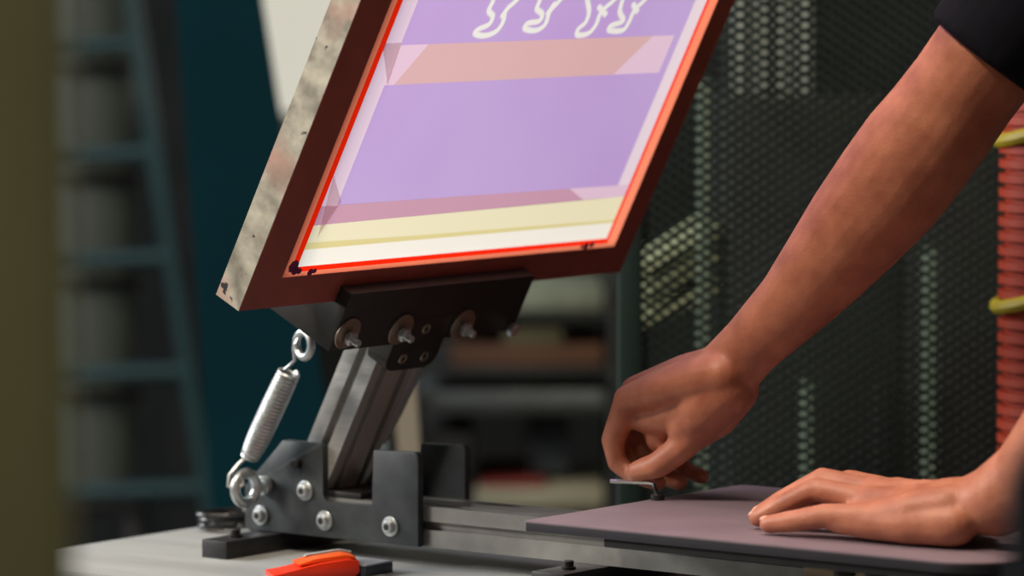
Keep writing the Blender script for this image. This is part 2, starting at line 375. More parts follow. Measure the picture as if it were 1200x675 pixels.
patch('mauve_band', [[(L1, S['y1'] - .003), (MX0, S['y1'] + .0007), (MX1, S['mv'] - .0006), (L1, S['mv'] + .001)]], m_mauve, 'mauve stripe under the purple')
patch('mesh_margin', [[(L1, S['mv'] + .001), (EL, S['mv'] + .001), (EL, T1), (L1, T1)]], m_pinkmesh, 'pale pink left margin')
patch('mesh_margin', [[(ER, S['mv'] - .001), (R1, S['mv'] - .001), (R1, T1), (ER, T1)]], m_margin, 'whitish right margin')
# masking tape with paler folded ends
TL, TR = EL, .4475
patch('masking_tape', [[(EL + .012, S['t0']), (.381, S['t0']), (.416, S['t1']), (EL + .036, S['t1'])]], m_tape, 'pink tape strip')
patch('masking_tape', [[(EL, S['t0']), (EL + .012, S['t0']), (EL + .036, S['t1']), (EL, S['t1'])]], m_tape2, 'paler left end of the tape')
patch('masking_tape', [[(.381, S['t0']), (TR, S['t0']), (TR, S['t1']), (.416, S['t1'])]], m_tape2, 'paler right end of the tape')
# emulsion with the white outline drawing (fine grid, line mask as an attribute)
feet = [[(150, -60), (140, 0), (120, 45), (137, 70), (120, 105), (75, 125), (62, 143), (100, 153), (150, 135), (180, 95), (193, 45), (240, 0), (280, -50)], [(178, 66), (205, 30)],
        [(350, -60), (338, 0), (325, 38), (347, 60), (335, 90), (285, 100), (275, 123), (320, 130), (360, 105), (380, 50), (425, 0), (460, -50)], [(372, 55), (398, 18)],
        [(535, -60), (540, 0), (547, 50), (533, 95), (500, 125), (500, 150), (545, 142), (577, 105), (600, 50), (655, 0), (690, -40)], [(590, 30), (617, 62)],
        [(705, -60), (690, 0), (678, 50), (692, 90), (640, 110), (636, 130), (690, 130), (717, 95), (740, 45), (785, 0), (820, -40)], [(736, 20), (752, 48)]]
segs = []
for P in feet:
    Q = [ont(540 + x / 3.636, y / 3.636) for x, y in P]
    # smooth (Catmull-Rom)
    R_ = []
    for i in range(len(Q) - 1):
        p0, p1, p2, p3 = Q[max(i - 1, 0)], Q[i], Q[i + 1], Q[min(i + 2, len(Q) - 1)]
        for k in range(4):
            t = k / 4; R_.append(tuple(.5 * (2 * p1[j] + (p2[j] - p0[j]) * t + (2 * p0[j] - 5 * p1[j] + 4 * p2[j] - p3[j]) * t * t + (3 * p1[j] - p0[j] - 3 * p2[j] + p3[j]) * t ** 3) for j in (0, 1)))
    R_.append(Q[-1]); segs += list(zip(R_, R_[1:]))
def emulsion():
    x0, x1, y0, y1 = .16, .45, S['t1'], .335; nx, ny = 291, 96
    xs = np.linspace(x0, x1, nx); ys = np.linspace(y0, y1, ny); X, Y = np.meshgrid(xs, ys)
    D = np.full(X.shape, 9.)
    for (ax, ay), (bx, by) in segs:
        dx, dy = bx - ax, by - ay; q = max(dx * dx + dy * dy, 1e-12)
        t = np.clip(((X - ax) * dx + (Y - ay) * dy) / q, 0, 1)
        D = np.minimum(D, np.hypot(X - ax - t * dx, Y - ay - t * dy))
    mask = np.clip((.0034 - D) / .0015, 0, 1) * .92
    verts = [(x, y, -.0002) for x, y in zip(X.ravel(), Y.ravel())]
    faces = [(j * nx + i, j * nx + i + 1, (j + 1) * nx + i + 1, (j + 1) * nx + i) for j in range(ny - 1) for i in range(nx - 1)]
    vals = list(mask.ravel())
    def q(P):
        k = len(verts); verts.extend((x, y, -.0002) for x, y in P); vals.extend([0] * len(P)); faces.append(tuple(range(k, k + len(P))))
    q([(EL, S['mv'] + .001), (ER, S['mv'] - .001), (ER, S['t0']), (EL, S['t0'])])
    q(rect(EL, x0, y0, y1)); q(rect(x1, ER, y0, y1)); q(rect(EL, ER, y1, T1))
    q(rect(TR, ER, S['t0'], S['t1']))
    me = bpy.data.meshes.new('emulsion'); me.from_pydata(verts, [], faces)
    at_ = me.attributes.new('lines', 'FLOAT', 'POINT'); at_.data.foreach_set('value', np.array(vals, dtype=np.float32))
    me.materials.append(m_purple); o = bpy.data.objects.new('emulsion', me); COL.objects.link(o); o.parent = scr
    o['label'] = 'purple emulsion with white outline drawing of feet'
emulsion()
mb = MB()
for (x, y, r) in ((.0475, .0385, .0062), (.0515, .0345, .0045), (.057, .0335, .003), (.072, .0315, .0036), (.077, .0325, .0025), (.447, .0318, .0036), (.455, .0325, .003), (.441, .0315, .002)):
    mb = MB(); mb.lathe([(r, 0), (r * .9, .0005)], (x, y, .0001), (0, 0, 1), 7); mb.build('ink_spot', m_ink, scr, label='dark purple ink spot')

# ------------------------------------------------------------------ table and what lies on it
tbl = thing('work_table', 'light grey laminate work table the press is mounted on', 'table', MW @ T(0, 0, -.2295 - TABLE_Z))
H = TABLE_Z
mb = MB(); mb.prism(rounded(-.305, .72, .014, .372, (.03, .02, .02, .03)), H - .028, H, 'xy', .002); mb.build('tabletop', m_table, tbl)
m_leg = mat('table_leg_steel', (52, 54, 56), .5, .3)
for x in (-.26, .66):
    for y in (.06, .33):
        mb = MB(); mb.box(x - .02, x + .02, y - .02, y + .02, 0, H - .028, .002); mb.build('leg', m_leg, tbl)
mb = MB(); mb.box(-.24, .64, .075, .095, H - .09, H - .028, .001); mb.box(-.24, .64, .295, .315, H - .09, H - .028, .001); mb.build('apron', m_leg, tbl)
# coil of black cable
m_cable = mat('black_cable', (30, 32, 34), .3, 0, .2, 40)
mb = MB(); cen = Vector((-.272, .3000, -.2295)); pts = []
for i in range(4 * 40 + 1):
    a = 2 * PI * i / 40; k = i / 160
    R = .0235 + .002 * math.sin(3 * a + k * 9) + .0012 * math.sin(k * 31)
    pts.append(cen + Vector((R * math.cos(a), 1.25 * R * math.sin(a), .0026 + .0044 * (i / 40) * .75)))
mb.tube(pts, .0024, 8)
mb.tube([cen + Vector((.004 + .021 * math.cos(b_), .030 + .0, .007 + .0088 * math.sin(b_))) for b_ in np.linspace(0, 2 * PI, 13)][:1] + [cen + Vector((.0285, 0, .004)), cen + Vector((.031, .006, .0026)), cen + Vector((.034, .012, .0026))], .0022, 8)
o = mb.build('cable_coil', m_cable); o.matrix_world = MW; tag(o, 'small coil of black cable lying behind the mounting foot', 'cable')
# orange box cutter
m_or = mat('orange_plastic', (255, 96, 20), .35, 0, .08, 30); m_or2 = mat('red_orange_plastic', (236, 52, 14), .4, 0, .08, 30); m_bl = mat('pale_blade', (214, 216, 212), .3, .6)
bc0 = Vector((-.050, .098, -.2295)); bd = Vector((.62, .785, 0)).normalized(); bs = Vector((bd.y, -bd.x, 0))
Mc = Matrix(((bd.x, bs.x, 0, bc0.x), (bd.y, bs.y, 0, bc0.y), (0, 0, 1, bc0.z), (0, 0, 0, 1)))
cut = thing('box_cutter', 'orange box cutter lying at the front of the table', 'box cutter', MW @ Mc)
mb = MB(); mb.prism([(-.004, 0), (.066, 0), (.070, .004), (.069, .0130), (.060, .0150), (.035, .0115), (.012, .0062), (-.004, .0040)], -.010, .024, 'xz', .0015); mb.build('handle', m_or2, cut)
mb = MB(); mb.prism([(.020, .0090), (.036, .0123), (.060, .0152), (.068, .0136), (.067, .0160), (.058, .0178), (.034, .0150), (.018, .0112)], -.0085, .0180, 'xz', .0008); mb.build('slider', m_or, cut, label='lighter orange slider')
mb = MB(); mb.prism([(.028, .0146), (.058, .0180), (.068, .0163), (.0685, .0176), (.058, .0195), (.030, .0160)], -.0095, -.0035, 'xz', .0004); mb.build('blade', m_bl, cut, label='pale blade edge')
m_blk = mat('blue_black_steel', (58, 66, 78), .35, .3, .12, 30); m_blt = mat('lit_grey_top', (176, 180, 186), .4, .4)  # pale grey of the slab's top carries the light falling on it
s0 = Vector((-.004, .151, -.2295)); Ms = T(*s0)
sb = thing('sharpening_stone', 'small dark slab with pale top lying beside the orange box cutter', 'sharpening stone', MW @ Ms)
mb = MB(); mb.box(-.030, .021, -.012, .024, 0, .0085, .0008); mb.build('body', m_blk, sb)
mb = MB(); mb.box(-.030, .021, -.012, .024, .0085, .0100, .0005); mb.build('top_face', m_blt, sb, label='top coloured pale for the light on it')  # lit top of the slab painted as a paler face

# ------------------------------------------------------------------ the person
def skin_mat():
    m, nt, b = new_mat('skin'); N, L = nt.nodes, nt.links
    tc = N.new('ShaderNodeTexCoord'); n1 = N.new('ShaderNodeTexNoise'); n1.inputs['Scale'].default_value = 38; n1.inputs['Detail'].default_value = 5
    n2 = N.new('ShaderNodeTexNoise'); n2.inputs['Scale'].default_value = 420; n2.inputs['Detail'].default_value = 3
    L.new(tc.outputs['Object'], n1.inputs['Vector']); L.new(tc.outputs['Object'], n2.inputs['Vector'])
    c = N.new('ShaderNodeValToRGB'); c.color_ramp.elements[0].position = .3; c.color_ramp.elements[1].position = .72
    c.color_ramp.elements[0].color = lin((166, 100, 76)); c.color_ramp.elements[1].color = lin((204, 134, 104))
    L.new(n1.outputs['Fac'], c.inputs[0]); L.new(c.outputs[0], b.inputs['Base Color'])
    b.inputs['Roughness'].default_value = .48; b.inputs['Subsurface Weight'].default_value = .06; b.inputs['Subsurface Scale'].default_value = .006
    b.inputs['Subsurface Radius'].default_value = (1, .35, .2)
    bp = N.new('ShaderNodeBump'); bp.inputs['Strength'].default_value = .25; bp.inputs['Distance'].default_value = .0012
    L.new(n2.outputs['Fac'], bp.inputs['Height']); L.new(bp.outputs[0], b.inputs['Normal'])
    return m
m_skin = skin_mat()
m_nail = mat('fingernail', (226, 172, 152), .3, 0, .05)
m_shirt = mat('navy_black_jersey', (16, 18, 28), .9, 0, .15, 60, .1, spec=.2)
m_trouser = mat('dark_trousers', (30, 32, 38), .85, 0, .15, 60, .1)
m_hair = mat('dark_brown_hair', (48, 34, 26), .6, 0, .3, 120, .3, stretch=(1, 1, 6))
ZP = -.1635
B = MB()
nails = []
def finger(pts, rad, nail_dir=None, knuckle=True):
    B.tube(pts, rad, 14, round_ends=True)
    if nail_dir is not None: nails.append((Vector(pts[-1]), (Vector(pts[-1]) - Vector(pts[-2])).normalized(), Vector(nail_dir), rad[-1]))
# --- left hand, flat on the platen (palm down, pinky side nearest the camera)
WL = Vector((.568, .196, ZP + .031))
mcp = {'pinky': Vector((.503, .1625, ZP + .0190)), 'ring': Vector((.487, .181, ZP + .0290)), 'middle': Vector((.480, .203, ZP + .0330)), 'index': Vector((.484, .225, ZP + .0310))}
up = (0, 0, 1)
finger([mcp['pinky'], (.462, .1565, ZP + .0180), (.431, .153, ZP + .0115), (.4130, .1515, ZP + .0082)], [.0122, .0100, .0086, .0074], up)
finger([mcp['ring'], (.440, .1770, ZP + .0355), (.404, .1745, ZP + .0175), (.3880, .1735, ZP + .0090)], [.0110, .0100, .0088, .0076], up)
finger([mcp['middle'], (.432, .1985, ZP + .0400), (.393, .1965, ZP + .0190), (.3760, .1960, ZP + .0092)], [.0114, .0104, .0091, .0078], up)
finger([mcp['index'], (.441, .2225, ZP + .0370), (.406, .221, ZP + .0180), (.3900, .2205, ZP + .0090)], [.0112, .0102, .0090, .0077], up)
finger([(.560, .226, ZP + .0240), (.520, .250, ZP + .0190), (.489, .262, ZP + .0140), (.468, .2645, ZP + .0100)], [.0150, .0125, .0105, .0085], up)
# palm: a slab of overlapping rays from the wrist to each knuckle
for k, (wv_, rw, rm) in {'pinky': (.176, .0200, .0120), 'ring': (.186, .0215, .0128), 'middle': (.198, .0215, .0132), 'index': (.210, .0200, .0130)}.items():
    m_ = mcp[k]; w0 = Vector((.565, wv_, ZP + .029)); mid = (w0 + m_) / 2; mid.z = ZP + .0255
    B.tube([w0, mid, m_], [(rw * .8, rw), (.0165, .0165), (rm, rm)], 16, hint=(0, 1, 0), round_ends=True)
B.tube([(.572, .172, ZP + .0185), (.535, .1655, ZP + .0165), (.500, .1625, ZP + .0155), (.472, .1585, ZP + .0150)], [.0175, .0158, .0135, .0098], 14, round_ends=True)   # heel on the little-finger side
for k in ('ring', 'middle', 'index'):                     # extensor tendons
    m_ = mcp[k]; B.tube([m_ + Vector((.004, 0, .0085)), (m_ * .55 + WL * .45) + Vector((0, 0, .0125)), WL + Vector((-.004, (m_.y - .2) * .35, .0175))], [.0036, .0028, .0026], 8, round_ends=True)
# forearm
B.tube([(.548, .196, ZP + .030), (.568, .196, ZP + .0310), (.592, .194, ZP + .0350), (.630, .188, ZP + .057), (.680, .172, ZP + .105), (.745, .150, ZP + .184), (.790, .128, ZP + .226)],
       [(.0270, .0205), (.0280, .0220), (.0290, .0280), (.0330, .0325), (.0395, .0385), (.0450, .0430), (.0430, .0430)], 22, hint=(0, 1, 0), round_ends=True)
LE = Vector((.792, .125, ZP + .230)); LS = Vector((.800, .040, .385))
B.tube([LE, (LE * .6 + LS * .4), LS], [.0430, .0490, .0560], 20, round_ends=True)
# --- right forearm and hand
def P3(x, y, v): return at(x, y, v - .025)
ra = [(852, 436, .322, .0275, .0230), (880, 405, .325, .0262, .0240), (928, 357, .329, .0312, .0290), (965, 314, .333, .0375, .0350), (1003, 267, .337, .0435, .0400), (1040, 222, .341, .0475, .0430), (1072, 180, .344, .0485, .0440), (1102, 142, .348, .0465, .0440), (1128, 106, .353, .0450, .0440), (1152, 73, .358, .0455, .0460)]
RP = [P3(x, y, v) for x, y, v, _, _ in ra]
RS = Vector((.640, .415, .420))
RP += [RP[-1] * .5 + RS * .5, RS]; RR = [(a, b_) for _, _, _, a, b_ in ra] + [(.052, .052), (.060, .060)]
B.tube(RP, RR, 24, hint=(.7, 0, -.7), round_ends=True)
rm = {'index': P3(736, 468, .300)}
i0 = rm['index']
rm['middle'] = i0 + Vector((-.008, .0205, .0050)); rm['ring'] = i0 + Vector((-.002, .0400, -.0010)); rm['pinky'] = i0 + Vector((.010, .0580, -.0100))
finger([rm['index'], P3(718, 517, .300), P3(724, 543, .3015), P3(744, 559, .304)], [.0118, .0102, .0090, .0076])
e1 = P3(718, 517, .300) - i0
for k, sc_, curl in (('middle', 1.20, 0), ('ring', 1.12, .004), ('pinky', .92, .006)):
    m_ = rm[k]; p1 = m_ + e1 * sc_ + Vector((curl, 0, 0)); p2 = p1 + Vector((.016, 0, -.022)) * sc_; p3 = p2 + Vector((.022, -.004, -.004)) * sc_
    r_ = .0114 * (1 if k != 'pinky' else .88)
    finger([m_, p1, p2, p3], [r_ * 1.02, r_ * .9, r_ * .8, r_ * .68])
# palm rays
for k, w_ in (('index', (846, 440, .308)), ('middle', (850, 430, .320)), ('ring', (856, 430, .332)), ('pinky', (862, 442, .340))):
    w0 = P3(*w_); m_ = rm[k]; mid = w0 * .5 + m_ * .5 + Vector((.004, 0, .003))
    B.tube([w0, mid, m_], [(.0200, .0200), (.0185, .0170), (.0125, .0125)], 16, round_ends=True)
for k in ('index', 'middle', 'ring'):
    w0 = P3(848, 415, .320); m_ = rm[k]; n_ = Vector((-.45, 0, .89))
    B.tube([m_ + n_ * .009, m_ * .5 + w0 * .5 + n_ * .0085 + Vector((.003, 0, .003)), w0 + n_ * .002], [.0036, .0032, .003], 8, round_ends=True)
B.tube([P3(842, 452, .335), P3(800, 478, .334), P3(766, 486, .332)], [.0200, .0190, .0150], 16, round_ends=True)
B.tube([P3(812, 478, .312), P3(780, 492, .312), P3(752, 490, .311)], [.0170, .0150, .0120], 16, round_ends=True)
B.ball(P3(776, 512, .320), .0150, 16)
# thenar mass and thumb
B.tube([P3(850, 458, .314), P3(826, 482, .310), P3(806, 502, .308)], [.0225, .0215, .0175], 16, round_ends=True)
B.tube([P3(862, 456, .330), P3(838, 486, .330), P3(806, 510, .332)], [.0200, .0200, .0165], 16, round_ends=True)
finger([P3(826, 494, .310), P3(799, 524, .304), P3(771, 545, .3005), P3(748, 552, .2990)], [.0150, .0124, .0112, .0094])
tt = P3(745, 549, .2860)
# --- torso, neck, head, legs (beyond the frame's right edge)
B.tube([(.88, .22, -.235), (.87, .22, -.13), (.85, .22, .02), (.83, .22, .16), (.80, .22, .30), (.775, .225, .385), (.76, .228, .43)], [(.160, .115), (.165, .115), (.155, .105), (.172, .112), (.185, .112), (.150, .09), (.07, .06)], 28, hint=(0, 1, 0), round_ends=True)
B.tube([(.80, .06, .375), (.765, .15, .40), (.70, .30, .415), (.645, .405, .415)], [.058, .072, .072, .060], 20, round_ends=True)
B.tube([(.76, .228, .40), (.745, .228, .46), (.725, .228, .52)], [.062, .055, .056], 20, round_ends=True)
HC = Vector((.700, .228, .600))
B.ball(HC + Vector((.012, 0, .03)), (.098, .076, .098), 24); B.ball(HC + Vector((-.030, 0, -.045)), (.062, .058, .062), 20)
B.tube([HC + Vector((-.088, 0, .018)), HC + Vector((-.105, 0, -.012)), HC + Vector((-.094, 0, -.020))], [.008, .013, .010], 12, round_ends=True)     # nose
B.tube([HC + Vector((-.086, -.022, -.058)), HC + Vector((-.093, 0, -.058)), HC + Vector((-.086, .022, -.058))], [.006, .009, .006], 10, round_ends=True)  # lips
for s_ in (-1, 1):
    B.ball(HC + Vector((.012, s_ * .077, -.005)), (.018, .010, .030), 14)
    B.tube([HC + Vector((-.083, s_ * .045, .042)), HC + Vector((-.090, s_ * .020, .040))], [.006, .007], 10, round_ends=True)
for s_ in (-1, 1):
    y_ = .22 + s_ * .095
    B.tube([(.88, y_, -.24), (.885, y_, -.42), (.880, y_, -.66), (.890, y_, -.86), (.900, y_, -1.05)], [.085, .078, .056, .054, .040], 20, round_ends=True)
    B.tube([(.925, y_, -1.095), (.86, y_, -1.095), (.78, y_, -1.105)], [(.038, .032), (.045, .030), (.040, .022)], 16, hint=(0, 1, 0), round_ends=True)
def remesh(mb, vox, smooth_it, name, m):
    me = mb.mesh('tmp', m); o = bpy.data.objects.new('tmp', me); COL.objects.link(o)
    r = o.modifiers.new('r', 'REMESH'); r.mode = 'VOXEL'; r.voxel_size = vox; r.use_smooth_shade = True
    s = o.modifiers.new('s', 'SMOOTH'); s.factor = .5; s.iterations = smooth_it
    bpy.context.view_layer.update()
    dg = bpy.context.evaluated_depsgraph_get(); ev = o.evaluated_get(dg)
    me2 = bpy.data.meshes.new_from_object(ev); me2.name = name; me2.materials.clear(); me2.materials.append(m)
    for p in me2.polygons: p.use_smooth = True
    bpy.data.objects.remove(o); bpy.data.meshes.remove(me)
    return me2
bme = remesh(B, .0020, 12, 'person', m_skin)
person = bpy.data.objects.new('person', bme); COL.objects.link(person); person.matrix_world = MW
tag(person, 'person in dark T-shirt with one hand flat on platen, other fist turning hex key', 'person')
# nails
for (p, d, n, r) in nails:
    n = (n - n.dot(d) * d).normalized(); s_ = d.cross(n)
    m1 = MB(Matrix(((d.x, s_.x, n.x, p.x), (d.y, s_.y, n.y, p.y), (d.z, s_.z, n.z, p.z), (0, 0, 0, 1))))
    m1.ball((r * .15, 0, r * .62), (r * .75, r * .62, r * .34), 14); m1.build('fingernail', m_nail, person)
# clothing
C_ = MB()
C_.tube([(.88, .22, -.24), (.87, .22, -.13), (.85, .22, .02), (.83, .22, .16), (.80, .22, .30), (.775, .225, .385), (.765, .228, .425)], [(.182, .136), (.182, .134), (.176, .126), (.190, .128), (.200, .126), (.165, .104), (.084, .076)], 28, hint=(0, 1, 0), round_ends=False)
C_.tube([(.80, .06, .375), (.765, .15, .40), (.70, .30, .415), (.645, .405, .415)], [.070, .084, .084, .074], 20, round_ends=True)
axu = (RS - RP[-3]).normalized()
h0 = RP[-3] + axu * .004
C_.tube([h0, h0 + axu * .03, RP[-3] * .5 + RS * .5, RS], [.0560, .0575, .063, .073], 24)
al = (LS - LE); l0 = LE + al * .36
C_.tube([l0, LE * .3 + LS * .7, LS], [.060, .063, .070], 20, round_ends=False)
o = bpy.data.objects.new('t_shirt', remesh(C_, .004, 4, 't_shirt', m_shirt)); COL.objects.link(o); o.parent = person
C_ = MB()
C_.tube([(.88, .22, -.26), (.875, .22, -.20), (.872, .22, -.14)], [(.172, .128), (.176, .128), (.176, .126)], 28, hint=(0, 1, 0))
for s_ in (-1, 1):
    y_ = .22 + s_ * .095
    C_.tube([(.88, y_, -.22), (.885, y_, -.42), (.880, y_, -.66), (.890, y_, -.86), (.898, y_, -1.06)], [.096, .092, .076, .070, .064], 20)
o = bpy.data.objects.new('trousers', remesh(C_, .006, 4, 'trousers', m_trouser)); COL.objects.link(o); o.parent = person
C_ = MB(); C_.ball(HC + Vector((.026, 0, .048)), (.098, .083, .094), 24); C_.ball(HC + Vector((.062, 0, -.005)), (.058, .072, .062), 20)
C_.build('hair', m_hair, person)
# the hex key in the right hand
k0 = P3(716, 564, .296); k1 = P3(768, 566, .301); k2 = Vector((max(k1.x + .001, .2165), k1.y, ZP + .004))
mb = MB(); mb.tube([k0, k1 - Vector((.006, 0, 0)), k1 - Vector((.0015, 0, .001)), k1 - Vector((0, 0, .006)), k2], .0020, 6)
o = mb.build('hex_key', m_steel); o.matrix_world = MW; tag(o, 'thin steel hex key held in the fist above the platen', 'hex key')
mb = MB(); mb.lathe([(.0055, 0), (.0058, .0006), (.0058, .0042), (.005, .005)], (k2.x, k2.y, ZP), (0, 0, 1), 20); mb.build('platen_bolt', m_black2, press)

# ------------------------------------------------------------------ background
FLOOR = 0
def wbox(x0, x1, y0, y1, z0, z1, bev=.003): return MB().box(x0, x1, y0, y1, z0, z1, bev)
def zat(y, Y): return far(600, y, Y).z
def xat(x, Y): return far(x, 300, Y).x
m_wall = mat('dark_green_grey_wall', (14, 19, 18), .9, 0, .15, 3, .05); m_floor = mat('concrete_floor', (92, 92, 88), .7, 0, .15, 4, .05)
m_wall2 = mat('dark_painted_wall', (70, 72, 70), .85, 0, .1, 3)
struct('floor', wbox(-3.2, 3.2, -1.5, 7.4, -.05, 0, 0), m_floor)
struct('wall_back', wbox(-3.2, 3.2, 7.30, 7.40, 0, 3.6, 0), m_wall)
struct('wall_right', wbox(3.2, 3.3, -1.5, 7.4, 0, 3.6, 0), m_wall2)
# left wall with a tall daylight window
wy0, wy1, wz0, wz1 = 4.5, 6.6, 1.7, 3.4
mb = MB(); mb.box(-3.3, -3.2, -1.5, wy0, 0, 3.6); mb.box(-3.3, -3.2, wy1, 7.4, 0, 3.6); mb.box(-3.3, -3.2, wy0, wy1, 0, wz0); mb.box(-3.3, -3.2, wy0, wy1, wz1, 3.6); struct('wall_left', mb, m_wall2)
m_trim = mat('window_frame_paint', (120, 122, 118), .6)
mb = MB()
for y in (wy0, (wy0 + wy1) / 2 - .02, wy1 - .04): mb.box(-3.28, -3.22, y, y + .04, wz0, wz1)
for z in (wz0, wz1 - .04): mb.box(-3.28, -3.22, wy0, wy1, z, z + .04)
struct('window_2', mb, m_trim)
# narrow lit window in the back wall
wx0, wx1 = xat(262, 7.28), xat(545, 7.28); wzb = zat(132, 7.28)
m_sky = emat('daylit_pane', (226, 222, 206), 0.85)
win = wbox(wx0, wx1, 7.27, 7.295, wzb, 2.3, 0); struct('window_1', win, m_sky)
mb = MB()
for x in (wx0 - .04, wx1): mb.box(x, x + .04, 7.24, 7.3, wzb - .04, 2.34)
mb.box(wx0 - .04, wx1 + .04, 7.22, 7.3, wzb - .05, wzb); struct('trim_1', mb, m_trim)

# foreground post, close to the lens
m_olive = mat('olive_painted_post', (200, 198, 138), .7, 0, .06, 6)
Yp = 2.0; x1 = xat(76, Yp)
mb = MB(); mb.box(x1 - .085, x1, Yp, Yp + .05, 0, 2.4, .004); mb.box(x1 - .115, x1 + .03, Yp - .02, Yp + .08, 0, .03, .003)
post = mb.build('post', m_olive); tag(post, 'olive painted post standing out of focus close by at the left edge', 'post')

# dark box corner close to the lens at the right
m_fg = mat('dark_blue_grey_plastic', (18, 22, 26), .95, 0, .1, 8, spec=.05)
Yf = 2.3; xf = xat(1196, Yf); zf = zat(512, Yf)
mb = MB(); mb.prism(rounded(xf, xf + .12, 0, zf, (.01, .01, .05, .03)), Yf, Yf + .06, 'xz', .004)
tag(mb.build('panel', m_fg), 'dark blue grey panel out of focus at the lower right edge near the lens', 'panel')

# leaning teal board
m_teal = mat('teal_painted_board', (2, 40, 50), .9, 0, .12, 4, spec=.1)
Yb = 5.5
def lean_quad(px, Y, th, mb=None, dy=0):
    mb = mb or MB(); P = [far(x, y, Y) for x, y in px]; a = [mb.bm.verts.new(p) for p in P]; b_ = [mb.bm.verts.new(p + Vector((0, th, 0))) for p in P]; n = len(P)
    mb.bm.faces.new(a); mb.bm.faces.new(b_[::-1])
    for i in range(n): mb.bm.faces.new((a[i], a[(i + 1) % n], b_[(i + 1) % n], b_[i]))
    bmesh.ops.recalc_face_normals(mb.bm, faces=mb.bm.faces); return mb
# heights: floor line at Y=6 lies far under the picture
yf = lambda Y: 337.5 + FOC * math.tan(math.atan2(CAM.z, Y) - PITCH)
yb = yf(Yb)
bb = MB(); xl = lambda y: 206 + .070 * y; xr = lambda y: 306 + .160 * y
lean_quad([(xl(-420), -420), (xr(-420), -420), (xr(yb), yb), (xl(yb), yb)], Yb, .03, bb)
o = bb.build('board', m_teal); tag(o, 'large teal board standing behind the press between ladder and grey planks', 'board')
# teal ladder
m_teal2 = mat('teal_ladder_paint', (6, 48, 52), .5, 0, .1, 8)
Yl = 6.9; ybl = yf(Yl)
lad = thing('ladder', 'teal ladder leaning in the dark at the left behind the olive post', 'ladder', T(*far(160, ybl, Yl)))
lm = lad.matrix_world.inverted()
def lpart(mb, name, m, parent, inv): mb.bm.transform(inv); return mb.build(name, m, parent)
def rail_q(xa, xb):
    return lean_quad([(xa - 7, -330), (xa + 9, -330), (xb + 9, ybl), (xb - 7, ybl)], Yl, .05)
xrr = lambda y: 152 + .152 * y
lpart(rail_q(xrr(-330), xrr(ybl)), 'rail', m_teal2, lad, lm)
lpart(rail_q(26, 26), 'rail', m_teal2, lad, lm)
for y in (-200, -75, 52, 180, 303, 437, 575, 715, 860, 1010, 1160, 1300):
    mb = MB(); mb.tube([far(22, y + 6, Yl) + Vector((0, .025, 0)), far(xrr(y), y, Yl) + Vector((0, .025, 0))], [(.012, .012)] * 2, 12); lpart(mb, 'rung', m_teal2, lad, lm)
# grey pails stacked on a stand behind the ladder
m_pail = mat('grey_green_pail', (96, 106, 102), .5, .1, .12, 5)
Yq = 7.08; gx = far(104, 300, Yq).x; gr = 62 * Yq / FOC
tops = [zat(y, Yq) for y in (-62, 72, 200, 322, 452, 580)]
st_ = thing('stand', 'dark metal stand carrying the stack of grey pails behind the ladder', 'stand', T(gx, Yq, 0))
mb = MB(); mb.box(-gr * 1.05, gr * 1.05, -gr, gr, tops[5] - .02, tops[5], .002); mb.build('top', m_leg, st_)
for x in (-1, 1):
    for y in (-1, 1):
        mb = MB(); mb.box(x * gr * .9 - .01, x * gr * .9 + .01, y * gr * .85 - .01, y * gr * .85 + .01, 0, tops[5] - .02, .001); mb.build('leg', m_leg, st_)
for i, nm in enumerate(('topmost grey pail of the stack behind the ladder', 'second grey pail from the top of the stack', 'middle grey pail of the five stacked behind the ladder', 'second grey pail from the bottom of the stack', 'lowest grey pail of the stack, on the dark stand')):
    z0, z1 = tops[i + 1], tops[i]; h = z1 - z0
    pa = thing('pail', nm, 'pail', T(gx, Yq, z0), 'stacked grey pails')
    mb = MB(); mb.lathe([(gr * .86, 0), (gr * .88, .004), (gr * .97, h * .80), (gr * .97, h - .012), (gr * .8, h - .012)], (0, 0, 0), (0, 0, 1), 32); mb.build('body', m_pail, pa)
    mb = MB(); mb.lathe([(gr * 1.0, h - .016), (gr * 1.0, h - .004), (gr * .9, h - .0005)], (0, 0, 0), (0, 0, 1), 32); mb.build('lid', m_hole, pa, label='dark lid')

# grey planks leaning behind the arm
m_plank = mat('bluish_grey_plank', (112, 126, 130), .6, 0, .1, 6); m_plank2 = mat('pale_cream_plank', (150, 146, 132), .6, 0, .1, 6)
for (xa, xb, m_, lb, Y) in ((438, 22, m_plank, 'bluish grey plank standing on end behind the press arm', 5.1), (471, 27, m_plank2, 'pale cream plank standing on end beside the bluish one', 5.05)):
    yy = yf(Y); mb = lean_quad([(xa - 32, 160), (xa - 32 + xb, 160), (xa + xb + .062 * (yy - 460), yy), (xa + .062 * (yy - 460), yy)], Y, .025)
    tag(mb.build('plank', m_), lb, 'plank', 'planks behind the press arm')

